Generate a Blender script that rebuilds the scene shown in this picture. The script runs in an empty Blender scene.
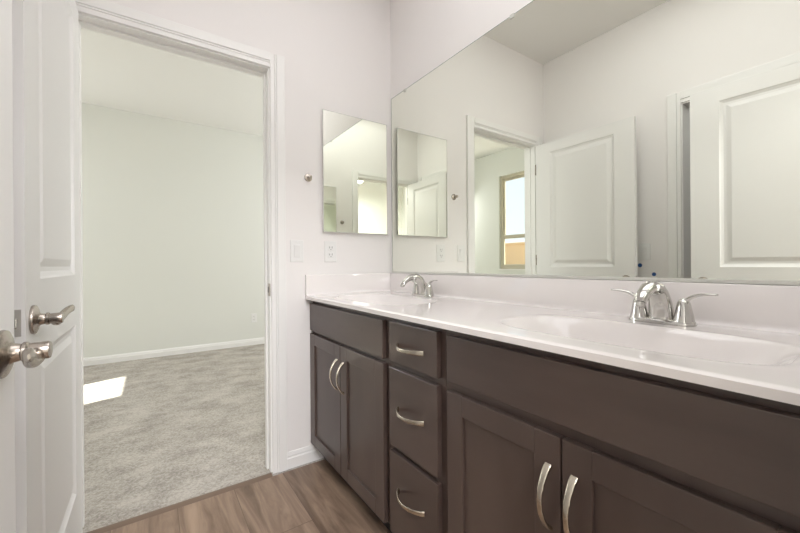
import bpy, bmesh, math
from mathutils import Matrix, Vector
C = bpy.context.scene.collection
PI = math.pi

# ------------------------------------------------------------------ camera
cd = bpy.data.cameras.new('camera'); cam = bpy.data.objects.new('camera', cd); C.objects.link(cam)
cd.sensor_width = 36.0; cd.sensor_fit = 'HORIZONTAL'
cd.lens = 362.03 / 800 * 36; cd.shift_y = -2.62 / 800
cd.clip_start = 0.01; cd.clip_end = 200
yaw, roll = math.radians(34.504), math.radians(-0.431)
R = Vector((math.cos(yaw), -math.sin(yaw), 0)); F = Vector((math.sin(yaw), math.cos(yaw), 0)); U = Vector((0, 0, 1))
rt = R * math.cos(roll) + U * math.sin(roll); up = -R * math.sin(roll) + U * math.cos(roll)
m = Matrix((rt, up, -F)).transposed().to_4x4(); m.translation = Vector((-1.2233, -1.8764, 1.0524))
cam.matrix_world = m
bpy.context.scene.camera = cam

# ------------------------------------------------------------------ world, sun, area lights, exposure
w = bpy.data.worlds.new('sky'); bpy.context.scene.world = w; w.use_nodes = True
wn = w.node_tree; bg = wn.nodes['Background']
tc = wn.nodes.new('ShaderNodeTexCoord'); sp = wn.nodes.new('ShaderNodeSeparateXYZ')
wr = wn.nodes.new('ShaderNodeValToRGB')
wr.color_ramp.elements[0].position = 0.0; wr.color_ramp.elements[0].color = (0.88, 0.91, 0.98, 1)
wr.color_ramp.elements[1].position = 0.6; wr.color_ramp.elements[1].color = (0.62, 0.80, 1.0, 1)
wn.links.new(tc.outputs['Generated'], sp.inputs[0]); wn.links.new(sp.outputs[2], wr.inputs[0])
wn.links.new(wr.outputs[0], bg.inputs[0]); bg.inputs[1].default_value = 0.95

sd = bpy.data.lights.new('sun', 'SUN'); sd.energy = 14; sd.angle = math.radians(0.6); sd.color = (1, 0.96, 0.88)
so = bpy.data.objects.new('sun', sd); C.objects.link(so)
so.rotation_euler = Vector((1.87, 0.63, -2.308)).to_track_quat('-Z', 'Y').to_euler()

def area(name, loc, direction, sx, sy, power, col=(1, 1, 1)):
    d = bpy.data.lights.new(name, 'AREA'); d.shape = 'RECTANGLE'; d.size = sx; d.size_y = sy
    d.energy = power; d.color = col
    o = bpy.data.objects.new(name, d); C.objects.link(o); o.location = loc
    o.rotation_euler = Vector(direction).to_track_quat('-Z', 'Y').to_euler()
    return o
area('bathroom_fill', (-0.68, -1.22, 2.75), (0, 0, -1), 1.0, 1.05, 5.0, (0.98, 0.975, 1.0))  # large soft panel added to even out the walls, no fixture behind it
area('vanity_fill', (-0.06, -1.30, 2.46), (-1, 0, 0.10), 1.1, 0.20, 2.2, (0.98, 0.975, 1.0))  # added panel, out of frame, lifts the ceiling and opposite wall
area('bedroom_fill', (1.85, 1.70, 1.50), (-1, 0, 0), 2.2, 1.7, 31, (0.99, 0.98, 0.99))  # added fill by the hidden side wall, brightens the bedroom; no window there
area('doorway_fill', (-3.15, 2.80, 1.55), (1, -0.85, -0.45), 0.55, 1.5, 20, (0.98, 0.98, 1.0))  # added strip beyond the real window, throws light through the doorway at the vanity
area('hall_fill', (-1.25, -3.35, 2.70), (0.0, 0.25, -1), 1.4, 1.4, 132, (0.98, 0.975, 1.0))  # unseen source added behind the viewer for a bright hall and frontal light

area('closet_fill', (-2.10, -1.35, 2.70), (0.1, 0.05, -1), 0.4, 0.4, 1.6, (0.96, 0.98, 1.0))  # added so the closet jamb shows as a pale strip in the mirror

vs = bpy.context.scene.view_settings
vs.view_transform = 'Standard'; vs.look = 'None'; vs.exposure = 0.70; vs.gamma = 1.0; vs.use_curve_mapping = False
try:
    cy = bpy.context.scene.cycles
    cy.max_bounces = 14; cy.diffuse_bounces = 8; cy.glossy_bounces = 8; cy.transmission_bounces = 6; cy.transparent_max_bounces = 8
    cy.sample_clamp_indirect = 6
except Exception:
    pass

# ------------------------------------------------------------------ materials
def mat(name, col, rough=0.5, metal=0.0, spec=0.5, coat=0.0):
    mt = bpy.data.materials.new(name); mt.use_nodes = True
    b = mt.node_tree.nodes['Principled BSDF']
    b.inputs['Base Color'].default_value = (*col, 1); b.inputs['Roughness'].default_value = rough
    b.inputs['Metallic'].default_value = metal; b.inputs['Specular IOR Level'].default_value = spec
    b.inputs['Coat Weight'].default_value = coat
    return mt
def nd(mt, t): return mt.node_tree.nodes.new(t)
def lk(mt, a, b): mt.node_tree.links.new(a, b)
def add_bump(mt, scale, strength, dist=0.002, stretch=None, detail=4):
    b = mt.node_tree.nodes['Principled BSDF']
    t = nd(mt, 'ShaderNodeTexCoord'); n = nd(mt, 'ShaderNodeTexNoise'); bu = nd(mt, 'ShaderNodeBump')
    n.inputs['Scale'].default_value = scale; n.inputs['Detail'].default_value = detail
    if stretch:
        mp = nd(mt, 'ShaderNodeMapping'); mp.inputs['Scale'].default_value = stretch
        lk(mt, t.outputs['Object'], mp.inputs[0]); lk(mt, mp.outputs[0], n.inputs['Vector'])
    else: lk(mt, t.outputs['Object'], n.inputs['Vector'])
    bu.inputs['Strength'].default_value = strength; bu.inputs['Distance'].default_value = dist
    lk(mt, n.outputs['Fac'], bu.inputs['Height']); lk(mt, bu.outputs[0], b.inputs['Normal'])
    return n
def noise_colour(mt, scale, c0, c1, stretch=None, detail=5, lo=0.3, hi=0.7):
    b = mt.node_tree.nodes['Principled BSDF']
    t = nd(mt, 'ShaderNodeTexCoord'); n = nd(mt, 'ShaderNodeTexNoise'); r = nd(mt, 'ShaderNodeValToRGB')
    n.inputs['Scale'].default_value = scale; n.inputs['Detail'].default_value = detail
    if stretch:
        mp = nd(mt, 'ShaderNodeMapping'); mp.inputs['Scale'].default_value = stretch
        lk(mt, t.outputs['Object'], mp.inputs[0]); lk(mt, mp.outputs[0], n.inputs['Vector'])
    else: lk(mt, t.outputs['Object'], n.inputs['Vector'])
    r.color_ramp.elements[0].position = lo; r.color_ramp.elements[0].color = (*c0, 1)
    r.color_ramp.elements[1].position = hi; r.color_ramp.elements[1].color = (*c1, 1)
    lk(mt, n.outputs['Fac'], r.inputs[0]); lk(mt, r.outputs[0], b.inputs['Base Color'])

M_WALL = mat('wall_paint', (0.825, 0.805, 0.795), 0.75, spec=0.25); add_bump(M_WALL, 140, 0.12, 0.001)
M_CEIL = mat('ceiling_paint', (0.81, 0.80, 0.78), 0.9, spec=0.1); add_bump(M_CEIL, 60, 0.2, 0.002)
M_BED = mat('bedroom_paint', (0.74, 0.75, 0.71), 0.8, spec=0.2); add_bump(M_BED, 140, 0.12, 0.001)
M_CEILB = mat('bedroom_ceiling_paint', (0.75, 0.745, 0.71), 0.9, spec=0.1)
M_TRIM = mat('white_trim', (0.83, 0.825, 0.81), 0.35)
M_DOOR = mat('white_door', (0.77, 0.765, 0.755), 0.38); add_bump(M_DOOR, 30, 0.08, 0.001, (12, 12, 1))
M_MIRROR = mat('mirror_silver', (0.885, 0.905, 0.835), 0.0, 1.0)
M_MIREDGE = mat('mirror_edge', (0.25, 0.30, 0.26), 0.2)
M_COUNTER = mat('cultured_marble', (0.81, 0.775, 0.765), 0.07, spec=0.6, coat=0.4)
M_WOOD = mat('espresso_wood', (0.07, 0.05, 0.045), 0.36, spec=0.5, coat=0.15)
noise_colour(M_WOOD, 5, (0.060, 0.040, 0.034), (0.094, 0.066, 0.056), (1.0, 1.0, 0.35), 7)
M_WOODH = mat('espresso_wood_flat', (0.07, 0.05, 0.045), 0.36, spec=0.5, coat=0.15)
noise_colour(M_WOODH, 5, (0.060, 0.040, 0.034), (0.094, 0.066, 0.056), (1.0, 0.35, 1.6), 7)
M_DARK = mat('dark_recess', (0.02, 0.015, 0.013), 0.6)
M_NICKEL = mat('brushed_nickel', (0.44, 0.395, 0.35), 0.26, 1.0)
M_SATIN = mat('satin_plate', (0.42, 0.40, 0.37), 0.45, 0.2)
M_PULL = mat('satin_nickel_pull', (0.62, 0.57, 0.48), 0.24, 1.0)
M_CHROME = mat('polished_chrome', (0.60, 0.59, 0.565), 0.07, 1.0)
M_PLATE = mat('white_plastic', (0.80, 0.80, 0.79), 0.3)
M_SLOT = mat('slot_dark', (0.08, 0.075, 0.07), 0.5)
M_BLUE = mat('blue_tape', (0.02, 0.09, 0.28), 0.6)
M_FRAME = mat('tan_window_frame', (0.52, 0.48, 0.38), 0.5)
M_STUCCO = mat('tan_stucco', (0.66, 0.46, 0.27), 0.9); add_bump(M_STUCCO, 20, 0.3, 0.01)
M_DIRT = mat('gravel', (0.45, 0.36, 0.27), 0.95)
M_THRESH = mat('brown_threshold', (0.18, 0.125, 0.09), 0.5)
M_WIRE = mat('white_wire', (0.8, 0.8, 0.8), 0.3)
M_CLIP = mat('clear_clip', (0.62, 0.62, 0.58), 0.2)

# carpet
M_CARPET = mat('carpet', (0.42, 0.385, 0.335), 1.0, spec=0.05)
def carpet():
    mt = M_CARPET; b = mt.node_tree.nodes['Principled BSDF']
    t = nd(mt, 'ShaderNodeTexCoord')
    n1 = nd(mt, 'ShaderNodeTexNoise'); n1.inputs['Scale'].default_value = 95; n1.inputs['Detail'].default_value = 6; n1.inputs['Roughness'].default_value = 0.7
    n2 = nd(mt, 'ShaderNodeTexNoise'); n2.inputs['Scale'].default_value = 5; n2.inputs['Detail'].default_value = 6; n2.inputs['Roughness'].default_value = 0.65
    mp = nd(mt, 'ShaderNodeMapping'); mp.inputs['Scale'].default_value = (0.9, 1.3, 1); mp.inputs['Rotation'].default_value = (0, 0, 0.35)
    lk(mt, t.outputs['Object'], n1.inputs['Vector']); lk(mt, t.outputs['Object'], mp.inputs[0]); lk(mt, mp.outputs[0], n2.inputs['Vector'])
    mx = nd(mt, 'ShaderNodeMix'); mx.inputs[0].default_value = 0.42
    lk(mt, n1.outputs['Fac'], mx.inputs[2]); lk(mt, n2.outputs['Fac'], mx.inputs[3])
    r = nd(mt, 'ShaderNodeValToRGB')
    r.color_ramp.elements[0].position = 0.40; r.color_ramp.elements[0].color = (0.285, 0.262, 0.232, 1)
    r.color_ramp.elements[1].position = 0.58; r.color_ramp.elements[1].color = (0.52, 0.487, 0.44, 1)
    lk(mt, mx.outputs[0], r.inputs[0]); lk(mt, r.outputs[0], b.inputs['Base Color'])
    bu = nd(mt, 'ShaderNodeBump'); bu.inputs['Strength'].default_value = 0.6; bu.inputs['Distance'].default_value = 0.012
    lk(mt, mx.outputs[0], bu.inputs['Height']); lk(mt, bu.outputs[0], b.inputs['Normal'])
carpet()

# vinyl planks running along Y
M_PLANK = mat('vinyl_plank', (0.2, 0.13, 0.09), 0.42, spec=0.4)
def planks():
    mt = M_PLANK; b = mt.node_tree.nodes['Principled BSDF']
    t = nd(mt, 'ShaderNodeTexCoord')
    mp = nd(mt, 'ShaderNodeMapping'); mp.inputs['Rotation'].default_value = (0, 0, PI / 2); mp.inputs['Location'].default_value = (0.33, 0.001, 0)
    lk(mt, t.outputs['Object'], mp.inputs[0])
    br = nd(mt, 'ShaderNodeTexBrick'); br.offset = 0.37; br.inputs['Scale'].default_value = 1
    br.inputs['Brick Width'].default_value = 1.22; br.inputs['Row Height'].default_value = 0.227
    br.inputs['Mortar Size'].default_value = 0.0012; br.inputs['Mortar Smooth'].default_value = 0.3
    br.inputs['Color1'].default_value = (0.16, 0.16, 0.16, 1); br.inputs['Color2'].default_value = (0.9, 0.9, 0.9, 1); br.inputs['Mortar'].default_value = (0.0, 0, 0, 1)
    lk(mt, mp.outputs[0], br.inputs['Vector'])
    # grain: stretched noise, shifted per plank
    mg = nd(mt, 'ShaderNodeMapping'); mg.inputs['Scale'].default_value = (9, 1.1, 1)
    ad = nd(mt, 'ShaderNodeVectorMath'); ad.operation = 'ADD'
    sc = nd(mt, 'ShaderNodeVectorMath'); sc.operation = 'SCALE'; sc.inputs['Scale'].default_value = 7
    lk(mt, br.outputs['Color'], sc.inputs[0]); lk(mt, t.outputs['Object'], ad.inputs[0]); lk(mt, sc.outputs[0], ad.inputs[1]); lk(mt, ad.outputs[0], mg.inputs[0])
    n = nd(mt, 'ShaderNodeTexNoise'); n.inputs['Scale'].default_value = 2.2; n.inputs['Detail'].default_value = 9; n.inputs['Roughness'].default_value = 0.6; n.inputs['Distortion'].default_value = 0.6
    lk(mt, mg.outputs[0], n.inputs['Vector'])
    r = nd(mt, 'ShaderNodeValToRGB')
    r.color_ramp.elements[0].position = 0.30; r.color_ramp.elements[0].color = (0.145, 0.092, 0.064, 1)
    r.color_ramp.elements[1].position = 0.68; r.color_ramp.elements[1].color = (0.40, 0.285, 0.205, 1)
    lk(mt, n.outputs['Fac'], r.inputs[0])
    hs = nd(mt, 'ShaderNodeMix'); hs.data_type = 'RGBA'; hs.blend_type = 'MULTIPLY'; hs.inputs[0].default_value = 0.42
    lk(mt, r.outputs[0], hs.inputs[6]); lk(mt, br.outputs['Color'], hs.inputs[7])
    # dark seams
    se = nd(mt, 'ShaderNodeMix'); se.data_type = 'RGBA'; se.inputs[7].default_value = (0.07, 0.045, 0.03, 1)
    sm = nd(mt, 'ShaderNodeMath'); sm.operation = 'MULTIPLY'; sm.inputs[1].default_value = 0.6
    lk(mt, br.outputs['Fac'], sm.inputs[0]); lk(mt, sm.outputs[0], se.inputs[0]); lk(mt, hs.outputs[2], se.inputs[6])
    lk(mt, se.outputs[2], b.inputs['Base Color'])
planks()

# window glass
M_GLASS = bpy.data.materials.new('window_glass'); M_GLASS.use_nodes = True
_n = M_GLASS.node_tree; _n.nodes.clear()
_o = _n.nodes.new('ShaderNodeOutputMaterial'); _t = _n.nodes.new('ShaderNodeBsdfTransparent'); _g = _n.nodes.new('ShaderNodeBsdfGlossy'); _x = _n.nodes.new('ShaderNodeMixShader')
_t.inputs[0].default_value = (0.95, 0.97, 0.96, 1); _g.inputs['Roughness'].default_value = 0.02; _x.inputs[0].default_value = 0.06
_n.links.new(_t.outputs[0], _x.inputs[1]); _n.links.new(_g.outputs[0], _x.inputs[2]); _n.links.new(_x.outputs[0], _o.inputs[0])

# ------------------------------------------------------------------ mesh helpers
def link(name, bm, mt, parent=None, smooth=False, bevel=0.0, seg=2):
    me = bpy.data.meshes.new(name)
    bmesh.ops.recalc_face_normals(bm, faces=bm.faces)
    bm.to_mesh(me); bm.free()
    me.materials.append(mt)
    if smooth:
        for p in me.polygons: p.use_smooth = True
    o = bpy.data.objects.new(name, me); C.objects.link(o)
    if parent: o.parent = parent
    if bevel:
        b = o.modifiers.new('bevel', 'BEVEL'); b.width = bevel; b.segments = seg; b.limit_method = 'ANGLE'; b.angle_limit = math.radians(40)
    return o
def bx(bm, x0, x1, y0, y1, z0, z1):
    x0, x1 = min(x0, x1), max(x0, x1); y0, y1 = min(y0, y1), max(y0, y1); z0, z1 = min(z0, z1), max(z0, z1)
    v = [bm.verts.new((x, y, z)) for x in (x0, x1) for y in (y0, y1) for z in (z0, z1)]
    for f in ((0, 1, 3, 2), (4, 6, 7, 5), (0, 4, 5, 1), (2, 3, 7, 6), (0, 2, 6, 4), (1, 5, 7, 3)):
        bm.faces.new([v[i] for i in f])
def boxes(*bs):
    bm = bmesh.new()
    for b in bs: bx(bm, *b)
    return bm
def sweep(bm, pts, rad, ref=(0, 0, 1), n=14, power=2.0, cap=True):
    """tube along pts; rad = (half width along side, half height along ref-ish) per point"""
    pts = [Vector(p) for p in pts]; ref = Vector(ref); rings = []
    for i, p in enumerate(pts):
        t = (pts[min(i + 1, len(pts) - 1)] - pts[max(i - 1, 0)]).normalized()
        s = ref.cross(t)
        s = s.normalized() if s.length > 1e-4 else Vector((1, 0, 0))
        u = t.cross(s).normalized()
        a, b = rad[i] if isinstance(rad[i], tuple) else (rad[i], rad[i])
        ring = []
        for k in range(n):
            th = 2 * PI * (k + .5) / n; c, q = math.cos(th), math.sin(th)
            ce = math.copysign(abs(c) ** (2 / power), c); se = math.copysign(abs(q) ** (2 / power), q)
            ring.append(bm.verts.new(p + s * (a * ce) + u * (b * se)))
        rings.append(ring)
    for i in range(len(rings) - 1):
        for k in range(n):
            bm.faces.new((rings[i][k], rings[i][(k + 1) % n], rings[i + 1][(k + 1) % n], rings[i + 1][k]))
    if cap:
        bm.faces.new(rings[0][::-1]); bm.faces.new(rings[-1])
def lathe(bm, origin, axis, prof, n=24):
    """prof = [(radius, distance along axis)]"""
    origin = Vector(origin); ax = Vector(axis).normalized()
    s = ax.orthogonal().normalized(); u = ax.cross(s); rings = []
    for r, d in prof:
        rings.append([bm.verts.new(origin + ax * d + (s * math.cos(2 * PI * k / n) + u * math.sin(2 * PI * k / n)) * r) for k in range(n)])
    for i in range(len(rings) - 1):
        for k in range(n): bm.faces.new((rings[i][k], rings[i][(k + 1) % n], rings[i + 1][(k + 1) % n], rings[i + 1][k]))
    bm.faces.new(rings[0][::-1]); bm.faces.new(rings[-1])
def bez(p0, p1, p2, p3, n=12):
    p0, p1, p2, p3 = map(Vector, (p0, p1, p2, p3))
    return [p0 * (1 - t) ** 3 + p1 * 3 * t * (1 - t) ** 2 + p2 * 3 * t * t * (1 - t) + p3 * t ** 3 for t in [i / n for i in range(n + 1)]]
def auto(o, deg=35):
    for p in o.data.polygons: p.use_smooth = True
    e = o.modifiers.new('edge_split', 'EDGE_SPLIT'); e.split_angle = math.radians(deg)
    return o
def tag(o, label=None, cat=None, group=None, kind=None):
    if label: o['label'] = label
    if cat: o['category'] = cat
    if group: o['group'] = group
    if kind: o['kind'] = kind
    return o
def empty(name, loc=(0, 0, 0), rz=0, **k):
    o = bpy.data.objects.new(name, None); C.objects.link(o); o.location = loc; o.rotation_euler = (0, 0, rz); o.empty_display_size = .05
    return tag(o, **k)
def struct(name, bm, mt, label, cat, bevel=0.0, **k):
    return tag(link(name, bm, mt, bevel=bevel, **k), label, cat, kind='structure')

# ------------------------------------------------------------------ dimensions
CE = 2.767                      # ceiling
WL = -1.586                     # bathroom west wall
WX = 0.006                      # vanity wall plane (mirror surface is x = 0)
WF, WT = -1.841, 0.105          # wall behind the viewer, wall thickness
JL, JR = -1.460, -0.732         # faces of door jambs
HZ = 2.040                      # head of door openings

# ------------------------------------------------------------------ shell
struct('floor', boxes((WL - .115, .12, -4.6, -0.028, -0.03, 0.0), (-3.3, WL - .115, -4.6, -1.96, -0.03, 0.0), (.12, 1.2, -4.6, -1.96, -0.03, 0.0)), M_PLANK,
       'warm brown wood plank floor of the bathroom', 'floor')
struct('floor_carpet', boxes((-3.3, 2.2, -0.003, 3.3, -0.03, 0.006)), M_CARPET, 'grey beige cut pile carpet beyond the doorway', 'carpet')
struct('ceiling', boxes((WL - .115, WX + .1, WF - WT, 0, CE, CE + .05), (-3.3, WL - .115, -4.6, .115, CE, CE + .05),
                        (WL - .115, 1.2, -4.6, WF - WT, CE, CE + .05)), M_CEIL, 'plain off-white bathroom ceiling', 'ceiling')
struct('ceiling_bedroom', boxes((-3.3, 2.2, 0.0, 3.3, CE, CE + .05)), M_CEILB, 'off-white ceiling of the carpeted room', 'ceiling')
def door_wall(y0, y1, x0, x1, extra=()):
    return boxes((x0, JL - .014, y0, y1, 0, CE), (JR + .014, x1, y0, y1, 0, CE), (JL - .014, JR + .014, y0, y1, HZ + .014, CE), *extra)
struct('wall_back', door_wall(0, WT - .002, -3.3, 2.2), M_WALL, 'white end wall with the doorway to the carpeted room', 'wall')
bm = boxes((-3.22, JL - .014, WT - .002, WT, 0, CE), (JR + .014, 2.2, WT - .002, WT, 0, CE), (JL - .014, JR + .014, WT - .002, WT, HZ + .014, CE))
struct('wall_bedroom_near', bm, M_BED, 'carpeted room side of the doorway wall', 'wall')
struct('wall_front', door_wall(WF - WT, WF, -3.3, 1.2), M_WALL, 'white wall opposite the end wall, seen in the mirrored cabinet', 'wall')
struct('wall_right', boxes((WX, WX + .115, WF, 0, 0, CE)), M_WALL, 'white wall above and behind the big vanity mirror', 'wall')
# left wall with closet opening y -0.995 .. -1.72
CY0, CY1 = -0.995, -1.72
struct('wall_left', boxes((WL - .115, WL, CY0 + .014, 0, 0, CE), (WL - .115, WL, WF, CY1 - .014, 0, CE), (WL - .115, WL, CY1 - .014, CY0 + .014, HZ + .022, CE)), M_WALL,
       'white side wall reflected in the vanity mirror', 'wall')
struct('wall_closet', boxes((-2.6, -2.5, WF, 0, 0, CE), (-2.5, WL - .115, -.80, -.72, 0, CE)), M_WALL, 'white closet walls behind the side opening', 'wall')
struct('floor_closet', boxes((-2.5, WL - .115, WF, -.80, -.03, 0)), M_PLANK, 'closet floor', 'floor')
# bedroom walls
WY0, WY1, WZ0, WZ1 = 1.12, 1.872, 0.948, 2.392     # window hole
struct('wall_bedroom_back', boxes((-3.3, 2.2, 3.13, 3.25, 0, CE)), M_BED, 'pale wall across the carpeted room', 'wall')
struct('wall_bedroom_left', boxes((-3.34, -3.22, WT, WY0, 0, CE), (-3.34, -3.22, WY1, 3.13, 0, CE), (-3.34, -3.22, WY0, WY1, 0, WZ0), (-3.34, -3.22, WY0, WY1, WZ1, CE)), M_BED,
       'carpeted room wall with the tan framed window', 'wall')
struct('wall_bedroom_right', boxes((2.0, 2.1, WT, 3.13, 0, CE)), M_BED, 'far side wall of the carpeted room', 'wall')
# hall behind the viewer
struct('wall_hall', boxes((-3.3, 1.2, -4.6, -4.5, 0, CE), (-3.3, -3.2, -4.5, WF - WT, 0, CE), (1.1, 1.2, -4.5, WF - WT, 0, CE)), M_BED, 'walls of the room behind the viewer', 'wall')

# baseboards
def base_profile(bm, p0, p1, nrm, h=.083, t=.013):
    p0, p1, nrm = Vector(p0), Vector(p1), Vector(nrm)
    prof = [(0, 0), (t, 0), (t, h * .62), (t * .72, h * .70), (t * .72, h * .80), (t * .45, h * .93), (t * .3, h), (0, h)]
    a = [bm.verts.new(p0 + nrm * d + Vector((0, 0, z))) for d, z in prof]; b = [bm.verts.new(p1 + nrm * d + Vector((0, 0, z))) for d, z in prof]
    for i in range(len(prof)):
        j = (i + 1) % len(prof); bm.faces.new((a[i], a[j], b[j], b[i]))
    bm.faces.new(a[::-1]); bm.faces.new(b)
def baseboard(name, segs, label):
    bm = bmesh.new()
    for s in segs: base_profile(bm, *s)
    return struct(name, bm, M_TRIM, label, 'baseboard')
baseboard('baseboard_back', [((-.654, 0, 0), (-.44, 0, 0), (0, -1, 0))], 'short white baseboard between door casing and dark vanity')
baseboard('baseboard_left', [((WL, 0, 0), (WL, -.913, 0), (1, 0, 0))], 'white baseboard along the side wall')
baseboard('baseboard_bedroom', [((-3.22, 3.13, .006), (2.0, 3.13, .006), (0, -1, 0)), ((-3.22, WT, .006), (-3.22, 3.13, .006), (1, 0, 0))], 'white baseboard across the carpeted room')

# casings and jambs: profile boards
def casing(bm, yf, d, x0=JL, x1=JR, head=HZ, w=.072, t=.017, rv=.007):
    """yf wall face, d = -1/+1 direction the casing stands out"""
    for s, xe in ((-1, x0 - rv), (1, x1 + rv)):
        bx(bm, xe, xe + s * w * .30, yf, yf + d * t * .62, 0, head + rv + w)
        bx(bm, xe + s * w * .30, xe + s * w * .42, yf, yf + d * t * .78, 0, head + rv + w)
        bx(bm, xe + s * w * .42, xe + s * w, yf, yf + d * t, 0, head + rv + w)
    xa, xb = x0 - rv, x1 + rv
    bx(bm, xa, xb, yf, yf + d * t * .62, head + rv, head + rv + w * .30)
    bx(bm, xa, xb, yf, yf + d * t * .78, head + rv + w * .30, head + rv + w * .42)
    bx(bm, xa, xb, yf, yf + d * t, head + rv + w * .42, head + rv + w)
def jamb(bm, ya, yb, ys):
    bx(bm, JL - .014, JL, ya, yb, 0, HZ + .014); bx(bm, JR, JR + .014, ya, yb, 0, HZ + .014); bx(bm, JL, JR, ya, yb, HZ, HZ + .014)
    s0, s1 = ys
    bx(bm, JL, JL + .007, s0, s1, 0, HZ); bx(bm, JR - .009, JR, s0, s1, 0, HZ); bx(bm, JL + .007, JR - .009, s0, s1, HZ - .009, HZ)
bm = bmesh.new(); casing(bm, 0, -1); t1 = struct('trim_1', bm, M_TRIM, 'white door casing around the open doorway to the carpet', 'trim', bevel=.0025)
bm = bmesh.new(); casing(bm, WT, 1, t=.010); struct('trim_2', bm, M_TRIM, 'casing on the carpeted side of the doorway', 'trim', bevel=.0025)
bm = bmesh.new(); jamb(bm, 0, WT, (.042, .072)); jb = struct('trim_3', bm, M_TRIM, 'white jamb lining the open doorway', 'trim', bevel=.0015)
bm = bmesh.new(); casing(bm, WF, 1); struct('trim_4', bm, M_TRIM, 'casing of the doorway the viewer stands in', 'trim', bevel=.0025)
bm = bmesh.new(); casing(bm, WF - WT, -1); struct('trim_5', bm, M_TRIM, 'hall side casing of the doorway the viewer stands in', 'trim', bevel=.0025)
bm = bmesh.new(); jamb(bm, WF - WT, WF, (WF - .078, WF - .042)); struct('trim_6', bm, M_TRIM, 'jamb of the doorway the viewer stands in', 'trim')
# closet casing (on left wall)
bm = bmesh.new(); ch = HZ + .022
for s, ye in ((1, CY0 + .007), (-1, CY1 - .007)):
    bx(bm, WL, WL + .011, ye, ye + s * .022, 0, ch + .079); bx(bm, WL, WL + .017, ye + s * .022, ye + s * .072, 0, ch + .079)
bx(bm, WL, WL + .011, CY0 + .007, CY1 - .007, ch + .007, ch + .029); bx(bm, WL, WL + .017, CY0 + .007, CY1 - .007, ch + .029, ch + .079)
bx(bm, WL - .115, WL, CY0, CY0 + .014, 0, ch); bx(bm, WL - .115, WL, CY1 - .014, CY1, 0, ch)
struct('trim_7', bm, M_TRIM, 'white casing of the side closet opening seen in the mirror', 'trim', bevel=.002)
# strike plate on jamb
bm = boxes((JR - .0015, JR + .0005, -.012, .034, .895, .958)); sp_ = link('strike_plate', bm, M_NICKEL, jb, bevel=.001)
bm = boxes((JR - .0022, JR - .0012, .012, .025, .912, .941)); link('strike_hole', bm, M_SLOT, jb)
# threshold
bm = bmesh.new()
pts = [(-.032, 0), (-.026, .004), (-.016, .0075), (-.008, .0085), (-.002, .007), (-.002, 0)]
a = [bm.verts.new((JL, y, z)) for y, z in pts]; b = [bm.verts.new((JR, y, z)) for y, z in pts]
for i in range(len(pts)): j = (i + 1) % len(pts); bm.faces.new((a[i], a[j], b[j], b[i]))
bm.faces.new(a[::-1]); bm.faces.new(b)
struct('trim_8', bm, M_THRESH, 'narrow brown threshold strip where planks meet carpet', 'threshold strip')

# ------------------------------------------------------------------ interior doors
def door_slab(W, H, T, s):
    """local x from hinge 0..W, y from 0 to s*T, z 0..H; two moulded panels on both faces"""
    bm = bmesh.new()
    xs = [0, .124, W - .130, W]; zs = [0, .222, .830, 1.010, 1.940, H]
    rings = [(0, 0), (.006, .004), (.018, .009), (.030, .009), (.052, .003), (.056, .003)]
    for y, d in ((0, s), (s * T, -s)):
        for i in range(3):
            for j in range(5):
                xa, xb, za, zb = xs[i], xs[i + 1], zs[j], zs[j + 1]
                if i == 1 and j in (1, 3):
                    prev = None
                    for ins, dep in rings:
                        r = [bm.verts.new((xx, y + d * dep, zz)) for xx, zz in ((xa + ins, za + ins), (xb - ins, za + ins), (xb - ins, zb - ins), (xa + ins, zb - ins))]
                        if prev:
                            for k in range(4): bm.faces.new((prev[k], prev[(k + 1) % 4], r[(k + 1) % 4], r[k]))
                        prev = r
                    bm.faces.new(prev)
                else:
                    bm.faces.new([bm.verts.new((xx, y, zz)) for xx, zz in ((xa, za), (xb, za), (xb, zb), (xa, zb))])
    for (xa, xb) in ((0, 0), (W, W)):
        bm.faces.new([bm.verts.new(p) for p in ((xa, 0, 0), (xa, s * T, 0), (xa, s * T, H), (xa, 0, H))])
    for z in (0, H):
        bm.faces.new([bm.verts.new(p) for p in ((0, 0, z), (W, 0, z), (W, s * T, z), (0, s * T, z))])
    bmesh.ops.remove_doubles(bm, verts=bm.verts, dist=1e-5)
    return bm
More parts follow.
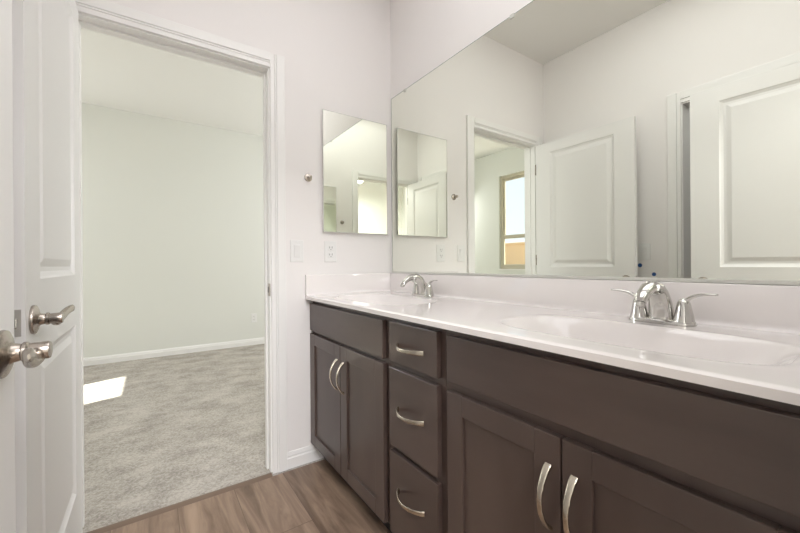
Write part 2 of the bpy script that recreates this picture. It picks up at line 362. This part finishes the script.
def make_door(name, loc, rz, W, s, label, T=.035, H=2.021, lz=.919):
    d = link(name, door_slab(W, H, T, s), M_DOOR); d.location = loc; d.rotation_euler = (0, 0, rz)
    tag(d, label, 'door', kind='structure')
    hx = W - .056
    for y0, dy in ((0, -s), (s * T, s)):
        bm = bmesh.new()
        lathe(bm, (hx, y0, lz), (0, dy, 0), [(.0325, -.001), (.0335, .003), (.0325, .006), (.026, .009), (.017, .011), (.0135, .014), (.0118, .022), (.0142, .024), (.0142, .028), (.0118, .030), (.0122, .040), (.0128, .049), (.0118, .052), (.006, .053)], 28)
        # curved lever blade running back towards the hinge side
        y = y0 + dy * .039
        p = bez((hx + .004, y, lz - .001), (hx - .034, y - dy * .002, lz - .022), (hx - .060, y + dy * .004, lz + .014), (hx - .116, y + dy * .018, lz + .013), 14)
        rad = [(.009, .009)] + [(.0095 - .0045 * i / 14, .0125 - .0040 * i / 14) for i in range(1, 14)] + [(.0015, .003)]
        sweep(bm, p, rad, (0, 0, 1), 14, 2.6)
        auto(link('lever_handle', bm, M_NICKEL, d), 40)
    bm = boxes((W - .0005, W + .0012, s * .0065, s * (T - .0065), lz - .029, lz + .029)); lp = link('latch_plate', bm, M_SATIN, d)
    bm = boxes((W + .0005, W + .006, s * .012, s * (T - .012), lz - .011, lz + .011)); link('latch_bolt', bm, M_CHROME, lp, bevel=.002)
    for hz in (.23, 1.065, 1.822):
        bm = bmesh.new(); lathe(bm, (-.010, s * .008, hz - .044), (0, 0, 1), [(.004, 0), (.0065, .002), (.0065, .086), (.004, .088)], 12)
        bx(bm, -.0012, .0004, s * .003, s * .030, hz - .044, hz + .044)
        auto(link('hinge', bm, M_NICKEL, d))
    return d
make_door('door_1', (-1.4485, -.021, .012), -PI / 2, .749, -1, 'white two-panel door with nickel lever opened beside the carpeted doorway')
make_door('door_2', (-1.425, -1.832, .012), PI / 2 - math.radians(2.3), .742, 1, 'nearer white two-panel door at the edge of view, lever close to the viewer')

# ------------------------------------------------------------------ window
win = tag(link('window_1', boxes((-3.31, -3.25, WY0, WY0 + .042, WZ0, WZ1), (-3.31, -3.25, WY1 - .042, WY1, WZ0, WZ1), (-3.31, -3.25, WY0 + .042, WY1 - .042, WZ0, WZ0 + .05),
                    (-3.31, -3.25, WY0 + .042, WY1 - .042, WZ1 - .042, WZ1)), M_FRAME, bevel=.003), 'tan framed sash window of the carpeted room seen in the mirror', 'window', kind='structure')
zm = 1.448
for za, zb, xo in ((WZ0 + .05, zm + .030, -3.262), (zm - .022, WZ1 - .042, -3.292)):
    ya, yb = WY0 + .042, WY1 - .042
    link('sash', boxes((xo - .012, xo + .012, ya, ya + .024, za, zb), (xo - .012, xo + .012, yb - .024, yb, za, zb), (xo - .012, xo + .012, ya + .024, yb - .024, za, za + .036), (xo - .012, xo + .012, ya + .024, yb - .024, zb - .036, zb)), M_FRAME, win, bevel=.002)
    link('pane', boxes((xo - .002, xo + .002, ya + .02, yb - .02, za + .03, zb - .03)), M_GLASS, win)
link('window_sill', boxes((-3.25, -3.20, WY0 - .0, WY1 + .0, WZ0 - .0, WZ0 + .014)), M_TRIM, win, bevel=.003)
# outside
struct('ground', boxes((-30, -3.34, -12, 25, -.25, -.15)), M_DIRT, 'bare ground outside the window', 'ground')
gw = tag(link('garden_wall', boxes((-8.2, -8.0, -6, 20, -.15, 1.62), (-8.24, -7.96, -6, 20, 1.62, 1.68)), M_STUCCO, bevel=.01), 'tan block wall outside the window', 'garden wall', kind='structure')

# ------------------------------------------------------------------ vanity
XB, XF, XD = -.012, -.506, -.525      # back of units, face frame plane, front of doors
def pull(length, vertical, cy, cz, parent):
    """arched strap pull on plane x=XD"""
    bm = bmesh.new(); h = length / 2; pts = []; rad = []
    N = 20
    for i in range(N + 1):
        t = -1 + 2 * i / N
        off = .030 * (1 - abs(t) ** 2.2) + .003
        wd = .0056 + .0034 * abs(t) ** 2
        if i in (0, N): off = -.0005
        if i in (6, 14): wd += .0012
        pts.append((XD - off, cy, cz + t * h) if vertical else (XD - off, cy + t * h, cz)); rad.append((wd, .0026 + .003 * abs(t) ** 6))
    ref = (1, 0, 0)
    sweep(bm, pts, rad, ref, 12, 4.0)
    return auto(link('handle', bm, M_PULL, parent), 50)
def unit(name, y0, y1, label):
    e = empty(name, (0, 0, 0), label=label, cat='cabinet')
    a, b = y1 + .0006, y0 - .0006
    link('carcass', boxes((XB, XF + .019, a, a + .016, .095, .866), (XB, XF + .019, b - .016, b, .095, .866), (XB, XF + .019, a + .016, b - .016, .095, .111), (XB, XB - .006, a + .016, b - .016, .111, .70)), M_WOOD, e)
    link('toe_kick', boxes((-.455, -.440, a, b, 0, .095), (-.44, XB, a, a + .016, 0, .095), (-.44, XB, b - .016, b, 0, .095)), M_DARK, e)
    link('face_frame', boxes((XF, XF + .019, a, b, .095, .866)), M_WOOD, e, bevel=.001)
    return e
def slab_front(name, y0, y1, z0, z1, e):
    return link(name, boxes((XD, XF - .0005, y1, y0, z0, z1)), M_WOODH, e, bevel=.0022)
def shaker(y0, y1, z0, z1, e, hy, hz):
    st, rl = .062, .057
    d = link('cabinet_door', boxes((XD, XF - .0005, y1, y1 + st, z0, z1), (XD, XF - .0005, y0 - st, y0, z0, z1), (XD, XF - .0005, y1 + st, y0 - st, z0, z0 + rl), (XD, XF - .0005, y1 + st, y0 - st, z1 - rl, z1)), M_WOOD, e, bevel=.0018)
    link('door_panel', boxes((XD + .008, XF - .001, y1 + st - .004, y0 - st + .004, z0 + rl - .004, z1 - rl + .004)), M_WOOD, d)
    pull(.134, True, hy, hz, d)
u1 = unit('sink_cabinet', -.001, -.765, 'dark brown sink cabinet with two doors in the corner beside the doorway')
slab_front('false_front', -.003, -.742, .703, .846, u1)
shaker(-.003, -.3755, .100, .686, u1, -.343, .548); shaker(-.3795, -.745, .100, .686, u1, -.412, .548)
u2 = unit('drawer_cabinet', -.765, -1.071, 'narrow dark brown three-drawer cabinet between the two sink cabinets')
for z0, z1, hz in ((.709, .850, .772), (.412, .687, .553), (.100, .391, .271)):
    d = slab_front('drawer', -.786, -1.050, z0, z1, u2); pull(.142, False, -.913, hz, d)
u3 = unit('sink_cabinet', -1.071, -1.836, 'dark brown sink cabinet nearest the viewer with a long blank drawer front')
slab_front('false_front', -1.092, -1.822, .715, .846, u3)
shaker(-1.092, -1.4425, .100, .687, u3, -1.416, .553); shaker(-1.4470, -1.822, .100, .687, u3, -1.474, .553)

# countertop with two moulded basins
def countertop():
    bm = bmesh.new(); x0, x1, y0, y1 = -.549, -.001, -1.838, -.001; nx, ny = 110, 340; zt, th = .888, .019
    B = [(-.315, -.415), (-.315, -1.466)]; ax, ay = .150, .290
    def z(x, y):
        h = 0
        for cx, cy in B:
            r = ((abs(x - cx) / ax) ** 3.6 + (abs(y - cy) / ay) ** 3.6) ** (1 / 3.6)
            if r < 1.0: h -= .118 * math.sin(min(1, (1 - r) / .62) * PI / 2) ** 1.35 + .010 * (1 - r)
            h += .0003 * math.exp(-((r - 1.05) / .045) ** 2)
        e = min((x - x0) / .010, 1)
        h -= .004 * (1 - e) ** 2
        return h
    X = [x0 + (x1 - x0) * i / nx for i in range(nx + 1)]; Y = [y0 + (y1 - y0) * j / ny for j in range(ny + 1)]
    top = [[bm.verts.new((x, y, zt + z(x, y))) for y in Y] for x in X]; bot = [[bm.verts.new((x, y, min(zt - th, zt + z(x, y) - .012))) for y in Y] for x in X]
    for i in range(nx):
        for j in range(ny):
            bm.faces.new((top[i][j], top[i + 1][j], top[i + 1][j + 1], top[i][j + 1])); bm.faces.new((bot[i][j], bot[i][j + 1], bot[i + 1][j + 1], bot[i + 1][j]))
    for i in range(nx):
        for j in (0, ny): bm.faces.new((top[i][j], top[i + 1][j], bot[i + 1][j], bot[i][j]))
    for j in range(ny):
        for i in (0, nx): bm.faces.new((top[i][j], top[i][j + 1], bot[i][j + 1], bot[i][j]))
    o = auto(link('countertop', bm, M_COUNTER), 50)
    return tag(o, 'glossy off-white double sink countertop on the dark vanity', 'countertop'), B
ct, BAS = countertop()
def splash(name, along, a, b, zt):
    prof = [(.001, .8876), (.001, zt), (.0175, zt), (.0192, zt - .0008), (.020, zt - .0025), (.020, .903), (.0208, .8975), (.0232, .8930), (.0272, .8898), (.033, .8882), (.033, .8876)]
    bm = bmesh.new()
    f = (lambda d, z, t: (-d, t, z)) if along == 'y' else (lambda d, z, t: (t, -d, z))
    A = [bm.verts.new(f(d, z, a)) for d, z in prof]; B_ = [bm.verts.new(f(d, z, b)) for d, z in prof]
    for i in range(len(prof)):
        j = (i + 1) % len(prof); bm.faces.new((A[i], A[j], B_[j], B_[i]))
    bm.faces.new(A[::-1]); bm.faces.new(B_)
    return auto(link(name, bm, M_COUNTER, ct), 45)
splash('backsplash', 'y', -1.838, -.0205, .995)
splash('side_splash', 'x', -.549, -.001, .997)
for cx, cy in BAS:
    bm = bmesh.new(); lathe(bm, (cx + .02, cy, .7585), (0, 0, 1), [(.031, -.004), (.031, .002), (.027, .004), (.022, .002), (.012, .0025), (.010, .006), (.003, .007)], 28)
    auto(link('drain', bm, M_CHROME, ct))

# faucets
def faucet(y, label):
    e = empty('faucet', (-.088, y, .8885), label=label, cat='faucet', group='chrome faucets on the countertop')
    bm = bmesh.new(); N = 40; rings = []
    for r, z in ((1.0, 0), (1.0, .004), (.96, .009), (.88, .011)):
        ring = []
        for k in range(N):
            t = 2 * PI * k / N; c, s = math.cos(t), math.sin(t)
            ring.append(bm.verts.new((math.copysign(abs(c) ** .8, c) * .026 * r, math.copysign(abs(s) ** .62, s) * .078 * (r * .3 + .7), z)))
        rings.append(ring)
    for i in range(3):
        for k in range(N): bm.faces.new((rings[i][k], rings[i][(k + 1) % N], rings[i + 1][(k + 1) % N], rings[i + 1][k]))
    bm.faces.new(rings[0][::-1]); bm.faces.new(rings[-1])
    auto(link('base_plate', bm, M_CHROME, e), 50)
    # spout: broad foot rising and arching forward over the basin
    bm = bmesh.new()
    p = bez((.006, 0, .004), (.006, 0, .052), (-.020, 0, .112), (-.070, 0, .097), 12) + bez((-.070, 0, .097), (-.094, 0, .090), (-.112, 0, .080), (-.121, 0, .062), 6)[1:]
    n_ = len(p) - 1
    rad = [(.0315 - .0185 * (k / n_) ** .9, .0255 - .0155 * (k / n_) ** .75) for k in range(n_ + 1)]
    sweep(bm, p, rad, (1, 0, .2), 24, 2.3)
    s = auto(link('spout', bm, M_CHROME, e), 60)
    bm = bmesh.new(); lathe(bm, (-.122, 0, .061), (-.30, 0, -1), [(.0105, -.002), (.0108, .008), (.009, .010)], 18); auto(link('aerator', bm, M_CHROME, s))
    bm = bmesh.new(); lathe(bm, (.022, 0, .010), (0, 0, 1), [(.0025, 0), (.0025, .045), (.005, .047), (.005, .053), (.003, .055)], 12); auto(link('lift_rod', bm, M_CHROME, e))
    for q in (-1, 1):
        bm = bmesh.new(); lathe(bm, (0, q * .052, .008), (0, 0, 1), [(.0235, 0), (.0225, .006), (.0195, .022), (.017, .034), (.0168, .035), (.0165, .037), (.0145, .048), (.0105, .057), (.004, .061)], 26)
        k = auto(link('tap_handle', bm, M_CHROME, e), 50)
        bm = bmesh.new(); pp = bez((0, q * .050, .052), (-.002, q * .064, .079), (-.006, q * .088, .083), (-.010, q * .122, .083), 10)
        sweep(bm, pp, [(.0085 - .0022 * i / 10, .0060 - .0036 * i / 10) for i in range(11)], (0, 0, 1), 12, 2.4)
        auto(link('tap_lever', bm, M_CHROME, k), 50)
    return e
faucet(-.425, 'chrome two-handle faucet at the corner end of the countertop beside the end wall')
faucet(-1.468, 'chrome two-handle faucet over the basin nearer the viewer')

# ------------------------------------------------------------------ mirrors
big = empty('wall_mirror', (.003, -.92, 1.53), label='huge frameless rectangular mirror above the vanity backsplash', cat='mirror')
big.location = (0, 0, 0)
link('mirror_glass', boxes((.0, .0055, -1.836, -.016, 1.0035, 2.0645)), M_MIRROR, big)
link('mirror_edge', boxes((-.0002, .0057, -.016, -.0135, 1.0035, 2.067), (-.0002, .0057, -1.836, -.0135, 2.0645, 2.067)), M_MIREDGE, big)
link('mirror_channel', boxes((-.005, -.0005, -1.836, -.012, .996, 1.0065), (-.0005, .0057, -1.836, -.012, .996, 1.003)), M_CLIP, big, bevel=.001)
for y in (-.16, -.92, -1.68):
    link('mirror_clip', boxes((-.004, -.0003, y - .010, y + .010, 2.054, 2.070), (-.0003, .0057, y - .010, y + .010, 2.0672, 2.070)), M_CLIP, big, bevel=.001)
def med_cabinet(yw, d, label):
    e = empty('medicine_cabinet', (0, 0, 0), label=label, cat='medicine cabinet')
    a, b = yw, yw + d * .014; z0, z1, x0, x1 = 1.233, 1.895, -.447, -.041
    link('cabinet_body', boxes((x0 + .004, x1 - .004, a + d * .0005, b, z0 + .004, z1 - .004)), M_PLATE, e)
    dd = link('mirror_door', boxes((x0, x1, b + d * .0005, b + d * .006, z0, z1)), M_MIRROR, e)
    bm = bmesh.new(); w_ = .003
    ya, yb = b + d * .0003, b + d * .0063
    bx(bm, x0 - w_, x0, ya, yb, z0 - w_, z1 + w_); bx(bm, x1, x1 + w_, ya, yb, z0 - w_, z1 + w_); bx(bm, x0, x1, ya, yb, z0 - w_, z0); bx(bm, x0, x1, ya, yb, z1, z1 + w_)
    link('polished_edge', bm, M_CLIP, dd)
    return e
med_cabinet(0, -1, 'frameless mirrored medicine cabinet on the end wall between robe hook and big mirror')
med_cabinet(WF, 1, 'matching mirrored medicine cabinet on the opposite wall, seen only as a reflection')

# ------------------------------------------------------------------ hooks, plates
def hook(yw, d, label):
    bm = bmesh.new(); o_ = (-.5276, yw, 1.518)
    lathe(bm, o_, (0, d, 0), [(.021, 0), (.0215, .003), (.020, .005), (.009, .007), (.0055, .010), (.005, .024), (.006, .026), (.009, .028), (.010, .032), (.009, .036), (.004, .038)], 28)
    o = auto(link('robe_hook', bm, M_NICKEL)); return tag(o, label, 'robe hook')
hook(0, -1, 'round nickel robe hook on the white wall right of the door casing')
hook(WF, 1, 'round nickel robe hook on the opposite wall, reflected in the mirrored cabinet')
def plate(name, c, n, label, cat, kind):
    """c centre on wall, n outward normal"""
    e = empty(name, c, label=label, cat=cat); nv = Vector(n); side = Vector((0, 0, 1)).cross(nv)
    e.rotation_euler = (0, 0, math.atan2(nv.x, -nv.y))   # local -y is outward
    link('cover_plate', boxes((-.035, .035, -.0055, -.0002, -.0575, .0575)), M_PLATE, e, bevel=.002, seg=3)
    if kind == 'switch':
        link('rocker_surround', boxes((-.0175, .0175, -.0068, -.0056, -.034, .034)), M_PLATE, e, bevel=.0005)
        bm = bmesh.new()
        v = [bm.verts.new(p) for p in ((-.0155, -.0069, -.032), (.0155, -.0069, -.032), (.0155, -.0069, .032), (-.0155, -.0069, .032), (-.0155, -.0078, -.031), (.0155, -.0078, -.031), (.0155, -.0125, .031), (-.0155, -.0125, .031))]
        for f in ((0, 1, 5, 4), (1, 2, 6, 5), (2, 3, 7, 6), (3, 0, 4, 7), (4, 5, 6, 7), (3, 2, 1, 0)): bm.faces.new([v[i] for i in f])
        link('rocker', bm, M_PLATE, e, bevel=.0006)
    else:
        for z in (-.0195, .0195):
            f = link('receptacle', boxes((-.0165, .0165, -.0078, -.0056, z - .0145, z + .0145)), M_PLATE, e, bevel=.003)
            link('slots', boxes((-.0085, -.0060, -.0083, -.0079, z - .002, z + .008), (.0060, .0085, -.0083, -.0079, z - .002, z + .008), (-.002, .002, -.0083, -.0079, z - .0105, z - .006)), M_SLOT, f)
    for z in (-.048, .048) if kind == 'switch' else (0,):
        bm = bmesh.new(); lathe(bm, (0, -.0055, z), (0, -1, 0), [(.003, 0), (.0028, .001), (.001, .0013)], 10); link('screw', bm, M_PLATE, e)
plate('light_switch', (-.5914, 0, 1.124), (0, -1, 0), 'white rocker light switch on the wall beside the door casing', 'light switch', 'switch')
plate('wall_outlet', (-.4025, 0, 1.124), (0, -1, 0), 'white double wall outlet just above the side splash', 'wall outlet', 'outlet')
plate('wall_outlet', (-.115, 3.13, .358), (0, -1, 0), 'small white outlet low on the carpeted room wall', 'wall outlet', 'outlet')
plate('light_switch', (WL, -.775, 1.124), (1, 0, 0), 'white light switch seen in the mirror between the two open doors', 'light switch', 'switch')
# two bits of blue tape on the side wall
def tape(y, z, r, label):
    bm = bmesh.new(); lathe(bm, (WL, y, z), (1, 0, 0), [(r, .0001), (r, .0012)], 14)
    tag(link('tape_dot', bm, M_BLUE), label, 'tape')
tape(-.744, 1.030, .014, 'small blue mark on the wall reflected beside the far door edge')
tape(-.829, .969, .013, 'small blue mark low on the wall reflected just above the mirror bottom')
